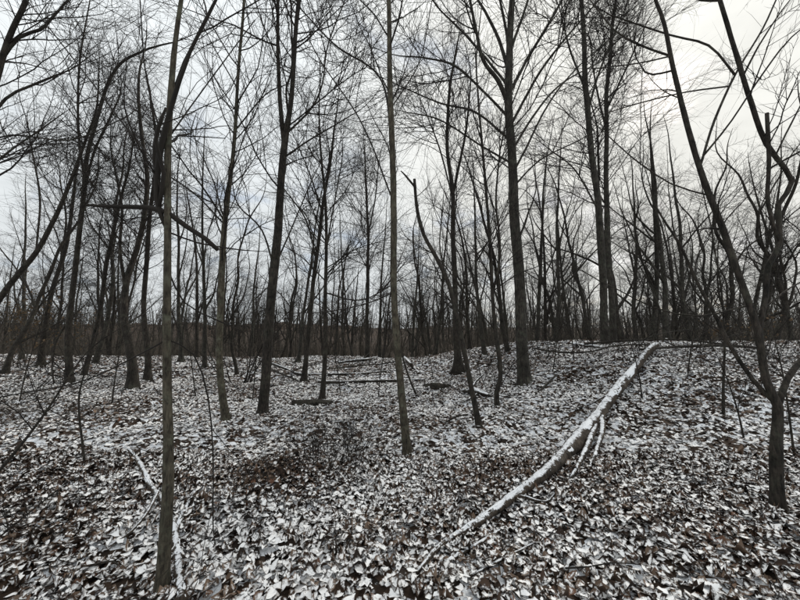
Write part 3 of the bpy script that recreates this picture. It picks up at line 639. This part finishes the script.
# ------------------------------------------------------------------ far wood and brush, each one mass
def far_wood():
    parts = []
    for n, y0, y1, b1, b2, rb in ((330, 36, 110, 24, 50, .009), (1800, 90, 290, 13, 12, .07)):
        y = np.sqrt(rng.uniform(y0 ** 2, y1 ** 2, n)); x = rng.uniform(-1.45, 1.45, n) * y; z = ground(x, y) - .2
        H = rng.uniform(9, 17, n); P, R = grow(np.stack([x, y, z], 1), np.array([0, 0, 1.]) + rng.normal(0, .06, (n, 3)), H, rng.uniform(.08, .20, n), 7, .03, .05, .1)
        parts.append(cones(P, R, 4))
        pos, d, r, t, ln = sprout(P, R, n * b1, .12, .98, (25, 60)); P1, R1 = grow(pos, d, ln * rng.uniform(.1, .3, len(pos)) * (1.2 - .7 * t), np.clip(r * .35, rb, .05), 3, .08, .14, .4); parts.append(cones(P1, R1))
        pos, d, r, t, ln = sprout(P1, R1, n * b2, .1, .98, (25, 60)); P2, R2 = grow(pos, d, ln * rng.uniform(.25, .6, len(pos)), np.clip(r * .5, rb * .7, .03), 2, .05, .16, .5); parts.append(cones(P2, R2))
    V, F = join(parts); tag(link('far_woodland', mesh_np('far_woodland', V, F, M['twig'])), 'far-off leafless woodland closing the view behind the crest', 'woodland', kind='stuff')
far_wood()
def brush():
    n = 10000; y = np.sqrt(rng.uniform(13 ** 2, 75 ** 2, n)); x = rng.uniform(-1.45, 1.45, n) * y
    lip = 19 - 7.5 * sst((x + 1) / 9); k = y > lip - .5 + rng.exponential(2.2, n); x, y, lip = x[k], y[k], lip[k]; n = len(x)
    P, R = grow(np.stack([x, y, ground(x, y) - .05], 1), np.array([0, 0, 1.]) + rng.normal(0, .28, (n, 3)), rng.uniform(.8, 3.4, n) * (1 + .38 * np.clip(wav(x, y, 0, 9), -1.5, 2)) * np.clip((y - lip + 1.2) / 4.5, .15, 1), rng.uniform(.010, .035, n) * np.clip((y - lip + 1.2) / 4.5, .3, 1), 5, .05, .13, .25)
    parts = [cones(P, R)]
    pos, d, r, t, ln = sprout(P, R, n * 9, .05, .98, (25, 65)); P1, R1 = grow(pos, d, ln * rng.uniform(.15, .4, len(pos)), np.clip(r * .5, .006, .02), 2, .06, .16, .4); parts.append(cones(P1, R1))
    m = 700; y = np.sqrt(rng.uniform(20 ** 2, 60 ** 2, m)); x = rng.uniform(-1.45, 1.45, m) * y
    P, R = grow(np.stack([x, y, ground(x, y) - .05], 1), np.array([0, 0, 1.]) + rng.normal(0, .2, (m, 3)), rng.uniform(4, 9, m), rng.uniform(.02, .05, m), 8, .04, .10, .2); parts.append(cones(P, R))
    pos, d, r, t, ln = sprout(P, R, m * 10, .15, .98, (25, 60)); P1, R1 = grow(pos, d, ln * rng.uniform(.1, .35, len(pos)), np.clip(r * .5, .006, .02), 3, .06, .14, .4); parts.append(cones(P1, R1))
    V, F = join(parts); tag(link('brush', mesh_np('brush', V, F, M['brush'])), 'tangle of brown leafless undergrowth beyond the crest', 'undergrowth', kind='stuff')
brush()

# ------------------------------------------------------------------ fallen wood
def snow_strip(p, r, thick=.012, half=62, S=17, thr=0.0):
    """patchy snow lying on the upper side of a stem"""
    ln = np.linalg.norm(np.diff(p, axis=0), axis=1).sum(); p, r = resample(p, r, int(np.clip(ln / np.clip(r.mean() * .22, .008, .03), 20, 420)))
    K = len(p); T = unit(np.gradient(p, axis=0)); side = unit(np.cross(T, np.array([0, 0, 1.]))); upv = np.cross(side, T)
    a = np.radians(np.linspace(-half, half, S))
    def vn(kf, sf):                      # smooth value noise over (along, around)
        g = rng.normal(size=(int(K / kf) + 3, int(S / sf) + 3)); u = np.arange(K) / kf; v = np.arange(S) / sf; i, j = u.astype(int), v.astype(int); fu, fv = sst(u - i)[:, None], sst(v - j)[None]
        return (g[i][:, j] * (1 - fu) + g[i + 1][:, j] * fu) * (1 - fv) + (g[i][:, j + 1] * (1 - fu) + g[i + 1][:, j + 1] * fu) * fv
    dens = np.cos(a * 90 / half)[None] * 1.1 + .55 * vn(16, 9) + .5 * vn(6, 3) + .35 * vn(2.5, 1.5) - thr - .25
    h = np.clip(dens, 0, 1.1) * thick * (.75 + .25 * rng.random((K, S))) - .004
    rr = r[:, None] * 1.03 + h
    V = p[:, None] + rr[..., None] * (np.sin(a)[None, :, None] * side[:, None] + np.cos(a)[None, :, None] * upv[:, None])
    i = np.arange(K - 1)[:, None] * S + np.arange(S - 1)[None]; F = np.stack([i, i + 1, i + 1 + S, i + S], -1).reshape(-1, 4)
    dm = dens.reshape(-1)[F].max(1); keep = dm > min(.1, np.sort(dm)[-6])
    return V.reshape(-1, 3), [F[keep]]
def on_ground(pts, lift=1.0, step=.1, sink=0.25):
    """pixel polyline of a thing lying on the ground (x, y of the lower edge, width px, extra height m)"""
    P, R = [], []
    for q in pts:
        x, y, w = q[:3]; e = q[3] if len(q) > 3 else 0
        h = hit(x, y); r = pxlen(w, h[1]) / 2 * .62
        P.append([h[0], h[1], float(ground(h[0], h[1])) + r * (1 - sink) * lift + e + .02]); R.append(r)
    return smooth_path(P, R, step)
def fallen(name, label, pts, branches=(), mat='dark', snow=.012, cat='log', group=None, S=14, half=62, thr=0.0, step=.08, lump=.06):
    p, r = on_ground(pts, step=step); base = np.array([p[0][0], p[0][1], float(ground(p[0][0], p[0][1]))])
    root = tag(link(name, None, None, base), label, cat, group); root.empty_display_size = .2
    ms = M[mat + '_snow'] if snow else M[mat]; thr = thr + .75
    V, F = stem_mesh(p - base, r, S, lump); tr = link('stem', mesh_np('stem', V, F, ms), root)
    if snow: V, F = snow_strip(p - base, r, snow, half, thr=thr); link('snow_cover', mesh_np('snow_cover', V, F, M['snow']), tr)
    for b in branches:
        q, rr = on_ground(b, step=step); i = int(np.argmin(np.linalg.norm(p - q[0], axis=1))); q[0] = p[i]
        V, F = stem_mesh(q - base, rr, 8, .06); br = link('branch', mesh_np('branch', V, F, ms), root)
        if snow: V, F = snow_strip(q - base, rr, snow * .7, half, 11, thr); link('snow_cover', mesh_np('snow_cover', V, F, M['snow']), br)
    return root
fallen('fallen_log', 'long snow-topped fallen log running up the slope from the foreground to the crest',
       [(417, 578, 5), (440, 553, 8), (470, 533, 11), (512, 504, 13.5), (548, 479, 17, .02), (577, 453, 21, .06), (600, 426, 17, .10), (618, 400, 15, .10), (634, 378, 13, .08), (647, 359, 10.5, .06), (656, 350, 8.5, .06)],
       [[(601, 428, 10, .16), (603, 441, 8, .12), (597, 458, 6.5, .05), (590, 472, 5)], [(597, 434, 10, .12), (588, 456, 8, .08), (577, 474, 6.5, .02), (570, 484, 5)], [(618, 404, 4, .18), (603, 410, 3, .18), (590, 414, 2, .12)], [(520, 505, 5, .05), (545, 506, 5), (555, 498, 4)]],
       'rot', .010, half=70, step=.05, S=24, lump=.085, thr=.2)
fallen('fallen_branch', 'rotten branch half buried in leaves beside the near end of the long log', [(425, 590, 5), (452, 566, 7), (482, 548, 7), (505, 532, 5)], [], 'rot', .010, 'branch', thr=.3, step=.04)
fallen('fallen_branch', 'short bare stick on the leaves in front of the long log', [(470, 582, 4), (500, 566, 5), (525, 552, 4), (550, 540, 3)], [], 'rot', .008, 'branch', thr=.7, step=.04)
fallen('fallen_branch', 'forked snow-covered branch lying at the foot of the olive foreground tree',
       [(181, 612, 17), (178, 570, 13), (173, 535, 11), (163, 508, 10), (152, 494, 10), (143, 474, 8), (136, 462, 6), (128, 452, 3)],
       [[(174, 540, 9), (182, 520, 9), (192, 502, 8), (200, 490, 5)], [(158, 500, 5, .05), (147, 522, 4.5, .04), (130, 540, 4, .02), (108, 552, 3)]], 'rot', .013, 'branch', half=75, step=.03)
fallen('fallen_log', 'dark rotten log piece lying at the foot of the close pair of trees', [(293, 405, 7), (305, 406, 9), (320, 406, 9), (332, 405, 6)], [], 'dark', 0, step=.06, lump=.16)
fallen('fallen_log', 'lower of two long thin logs lying across the far side of the clearing', [(318, 384, 4.5), (345, 384, 4.5), (370, 383, 4.5), (400, 382, 4), (425, 381, 3)], [[(345, 385, 2), (355, 389, 2), (372, 386, 1.6)]], 'dark', .012, thr=.5)
fallen('fallen_log', 'upper of two long thin logs lying across the far side of the clearing', [(270, 364, 3), (285, 370, 4.5), (300, 376, 4.5), (330, 376, 4), (362, 375, 3.6), (390, 372, 3)], [[(362, 375, 2.4), (378, 370, 2), (388, 366, 1.6)]], 'dark', .012, thr=.5)
fallen('fallen_log', 'dark log along the crest behind the two long thin logs', [(338, 364, 3.4), (355, 362, 4), (372, 360, 4), (382, 357, 3)], [], 'dark', .02, thr=.7)
fallen('fallen_log', 'short white-topped log jutting from the crest just right of the slim clearing tree', [(401, 356, 4), (407, 362, 5), (413, 369, 5), (419, 375, 4)], [[(407, 362, 2.4), (398, 366, 2), (390, 367, 1.4)]], 'rot', .012, thr=.2)
fallen('fallen_log', 'small dark log lump on the ground between clearing tree and leaning snag', [(424, 388, 5), (432, 389, 8), (442, 389, 8), (450, 388, 5)], [], 'dark', 0, step=.05, lump=.18)
fallen('fallen_log', 'dark crumbling stump lump at the foot of the leaning snag', [(459, 393, 4), (467, 394, 9), (474, 395, 12), (481, 396, 8), (490, 398, 4)], [[(470, 394, 5), (476, 388, 4, .12), (484, 384, 2.4, .22)], [(478, 396, 5), (470, 401, 4), (462, 404, 2)]], 'dark', .01, thr=.8, step=.05, lump=.24)
fallen('fallen_log', 'pale snow-covered log lying on the crest left of the two tall grey stems', [(560, 344, 3), (575, 346, 5), (590, 348, 5), (604, 350, 4)], [], 'rot', .03, half=85, thr=-.5)
fallen('fallen_branch', 'long dark branch lying along the right crest past the end of the long log', [(640, 354, 3, .08), (670, 353, 4, .1), (710, 352, 4.5, .12), (745, 352, 4, .1), (770, 354, 3, .05)], [[(700, 353, 2.6, .1), (722, 349, 2, .25), (748, 346, 1.6, .4)], [(680, 353, 2.4, .1), (665, 350, 2, .2), (650, 347, 1.4, .3)]], 'dark', 0, 'branch', thr=.6)
fallen('fallen_branch', 'thin dark branch arching over the snowy slope right of the thick trunk', [(533, 352, 2.6, .1), (560, 357, 2.6, .1), (590, 357, 2.4, .1), (615, 351, 2.4, .1), (650, 349, 2, .1)], [], 'dark', 0, 'branch')
fallen('fallen_branch', 'dark branch on the crest behind the two tall grey stems', [(585, 350, 3, .15), (620, 350, 3.4, .2), (655, 349, 3.4, .22), (690, 349, 3, .2), (735, 350, 2.4, .1)], [[(640, 349, 2, .2), (665, 346, 1.6, .35), (700, 344, 1.2, .5)]], 'dark', 0, 'branch', thr=.6)
fallen('fallen_branch', 'thin bare branch crossing behind the upper thin log at the crest', [(328, 371, 2.4, .03), (350, 369, 2.6, .06), (380, 367, 2.2, .08), (398, 364, 1.6, .1)], [[(350, 369, 1.8, .06), (362, 364, 1.4, .2), (370, 359, 1, .35)]], 'dark', 0, 'branch')
fallen('fallen_branch', 'crooked thin branch lying between the forked trunk and the close pair', [(272, 372, 2.6, .03), (284, 378, 2.6, .06), (298, 384, 2.4, .05), (312, 392, 1.8)], [[(284, 378, 1.8, .06), (300, 374, 1.4, .15), (318, 368, 1, .25)]], 'dark', 0, 'branch')
fallen('fallen_branch', 'short dark branch on the leaves left of the leaning snag foot', [(446, 424, 2.4), (456, 420, 2.6, .02), (468, 418, 2.4, .03)], [], 'dark', 0, 'branch')
fallen('fallen_branch', 'dark stick on the slope below the thick trunk', [(536, 396, 3), (546, 388, 3, .02), (556, 378, 2.4, .03)], [], 'dark', 0, 'branch')
fallen('fallen_branch', 'long bare twig lying in the bottom left corner leaves', [(50, 590, 3), (80, 578, 3, .02), (112, 572, 2.6, .03), (120, 575, 2)], [], 'dark', 0, 'branch', step=.04)
# poles leaning or stuck in the ground
def pole(name, label, pts, Y=None, mat='dark', n=None, L1=.5, dY=0):
    Y = hit(pts[0][0], pts[0][1])[1] if Y is None else Y
    p, r = px_path(pts, Y, .08, dY); d0 = unit(p[0] - p[2]); p[0] = p[0] + d0 * .08
    base = np.array([p[0][0], p[0][1], float(ground(p[0][0], p[0][1]))]); root = tag(link(name, None, None, base), label, 'branch'); root.empty_display_size = .2
    V, F = stem_mesh(p - base, r, 8, .06); link('stem', mesh_np('stem', V, F, M[mat]), root)
    if n: V, F = crown_mesh([(p - base, r)], *n, L1, .3); tag(link('twigs', mesh_np('twigs', V, F, M['twig']), root), kind='stuff')
pole('dead_pole', 'thin dead stick standing upright in the leaves on the left, near the dark diagonal branch', [(85, 466, 3.4), (82, 440, 3.4), (79, 412, 3.2), (80, 390, 2.8), (90, 355, 2.2), (100, 320, 1.6)], n=(6, 20, 20), L1=.6)
pole('leaning_branch', 'dark diagonal branch rising from the lower left edge', [(-30, 505, 5), (0, 470, 4.6), (25, 440, 4), (50, 406, 3.4), (70, 375, 2.6), (95, 345, 2), (150, 310, 1.4)], n=(10, 40, 50), L1=.8, dY=.4)
pole('leaning_branch', 'short dark stick leaning in the snow just right of the clearing tree', [(417, 396, 3.4), (410, 380, 3.4), (404, 362, 3), (401, 350, 2.4)])
pole('leaning_branch', 'bowed shoot arching from the leaves at the far left bottom corner', [(-10, 545, 3), (20, 520, 2.6), (45, 500, 2.2), (60, 488, 1.6)])
# multi-stemmed shrubs
def shrub(label, px, py, nst, hgt, spread, n2, rad=.005, leaf=0, mat='brush', name='shrub'):
    h = hit(px, py); base = np.array([h[0], h[1], float(ground(h[0], h[1]))]); root = tag(link(name, None, None, base), label, 'shrub'); root.empty_display_size = .2
    st = rng.normal(0, spread * .35, (nst, 3)); st[:, 2] = ground(base[0] + st[:, 0], base[1] + st[:, 1]) - base[2] - .03
    d = np.stack([st[:, 0] * .7 / spread + rng.normal(0, .25, nst), st[:, 1] * .7 / spread + rng.normal(0, .25, nst), np.ones(nst)], 1)
    P, R = grow(st, d, hgt * rng.uniform(.5, 1, nst), np.full(nst, rad) * rng.uniform(.6, 1.2, nst), 9, .02, .12, .3)
    if nst <= 14:
        for k in range(nst): V, F = tubes(P[k:k + 1], R[k:k + 1], 6); link('stem', mesh_np('stem', V, F, M[mat]), root)
    else: V, F = tubes(P, R, 4, cap=False); tag(link('stems', mesh_np('stems', V, F, M[mat]), root), kind='stuff')
    pos, d, r, t, ln = sprout(P, R, n2, .2, .98, (25, 65)); P1, R1 = grow(pos, d, ln * rng.uniform(.15, .45, n2), np.clip(r * .6, .0012, .01), 5, .04, .16, .4)
    pos, d, r, t, ln = sprout(P1, R1, n2 * 2, .2, .98, (25, 65)); P2, R2 = grow(pos, d, ln * rng.uniform(.25, .5, n2 * 2), np.clip(r * .6, .001, .006), 3, .03, .16, .5)
    V, F = join([cones(P1, R1), cones(P2, R2)]); tag(link('twigs', mesh_np('twigs', V, F, M['twig' if mat != 'brush' else mat]), root), kind='stuff')
    if leaf:
        pos, d, r, t, ln = sprout(P1, R1, leaf, .2, 1, (20, 80)); S = 4; V = rot_leaves(leaf_verts(leaf, *LOD[1], rng.uniform(.06, .11, leaf)), .9) + pos[:, None]
        f = (leaf_faces(S)[None] + (np.arange(leaf) * 3 * S)[:, None, None]).reshape(-1, 4); tag(link('foliage', mesh_np('foliage', V.reshape(-1, 3), [f], M['dryleaf']), root), kind='stuff')
shrub('low dry brown shrub spreading over the leaves in the middle of the clearing', 318, 462, 70, .6, .9, 700, .0042, mat='twig')
shrub('small dry twig clump right behind the low brown shrub', 356, 446, 36, .55, .6, 320, .0042, mat='twig')
shrub('dark many-stemmed bush behind the slender unforked tree', 239, 385, 9, 3.4, .5, 160, .022, mat='twig')
shrub('loose tangle of thin stems left of the leaning snag', 446, 395, 8, 1.2, .4, 60, .006, mat='twig')
shrub('thin shrub at the foot of the kinked stem', 488, 388, 8, 2.0, .5, 110, .01, mat='twig')
shrub('twiggy bush keeping dry brown leaves at the left edge', 14, 368, 7, 4.2, .6, 150, .016, 420)
shrub('twiggy bush keeping dry brown leaves behind the leaning left trunk', 50, 366, 7, 4.0, .6, 120, .016, 260)
shrub('small yellowish leaved bush low on the right behind the crest', 735, 349, 7, 1.6, .5, 100, .01, 110)
shrub('dry brown weed patch on the left in front of the sharply bent tree', 45, 415, 50, .65, 1.2, 420, .004)
shrub('scattered thin shoots in the foreground left of the forked snowy branch', 55, 520, 14, .7, .8, 50, .003, mat='twig')
shrub('few thin shoots between the snowy branch and the low brown shrub', 205, 525, 9, .8, .5, 40, .003, mat='twig')
# small sticks strewn over the leaves, too many and too thin to tell apart
def sticks():
    n = 520; y = np.sqrt(rng.uniform(1.2 ** 2, 14 ** 2, n)); x = rng.uniform(-1.3, 1.3, n) * y - 0; a = rng.uniform(0, 6.28, n); d = np.stack([np.cos(a), np.sin(a), rng.normal(.05, .12, n)], 1); ln = rng.uniform(.12, .75, n)
    P, R = grow(np.stack([x, y, ground(x, y) + .035], 1), d, ln, rng.uniform(.0025, .007, n), 5, 0, .12, .5); P[..., 2] = np.maximum(P[..., 2], ground(P[..., 0], P[..., 1]) + .03)
    V, F = cones(P, R, 4); tag(link('twig_litter', mesh_np('twig_litter', V, F, M['twig']), GROUND), kind='stuff')
sticks()
for px, py, h_, lab in ((575, 352, 1.7, 'tangled brush on the crest left of the two tall grey trees'), (640, 351, 1.5, 'tangled brush on the crest behind the far end of the long log'), (690, 351, 1.9, 'tangled brush on the right crest beside the long dark branch'), (722, 352, 1.4, 'low brush on the right crest behind the thin slope sapling'), (770, 354, 2.0, 'tangled brush on the right crest behind the crooked tree'), (545, 358, 1.3, 'low brush just right of the thick trunk')):
    shrub(lab, px, py, 12, h_, .9, 130, .009, mat='twig')
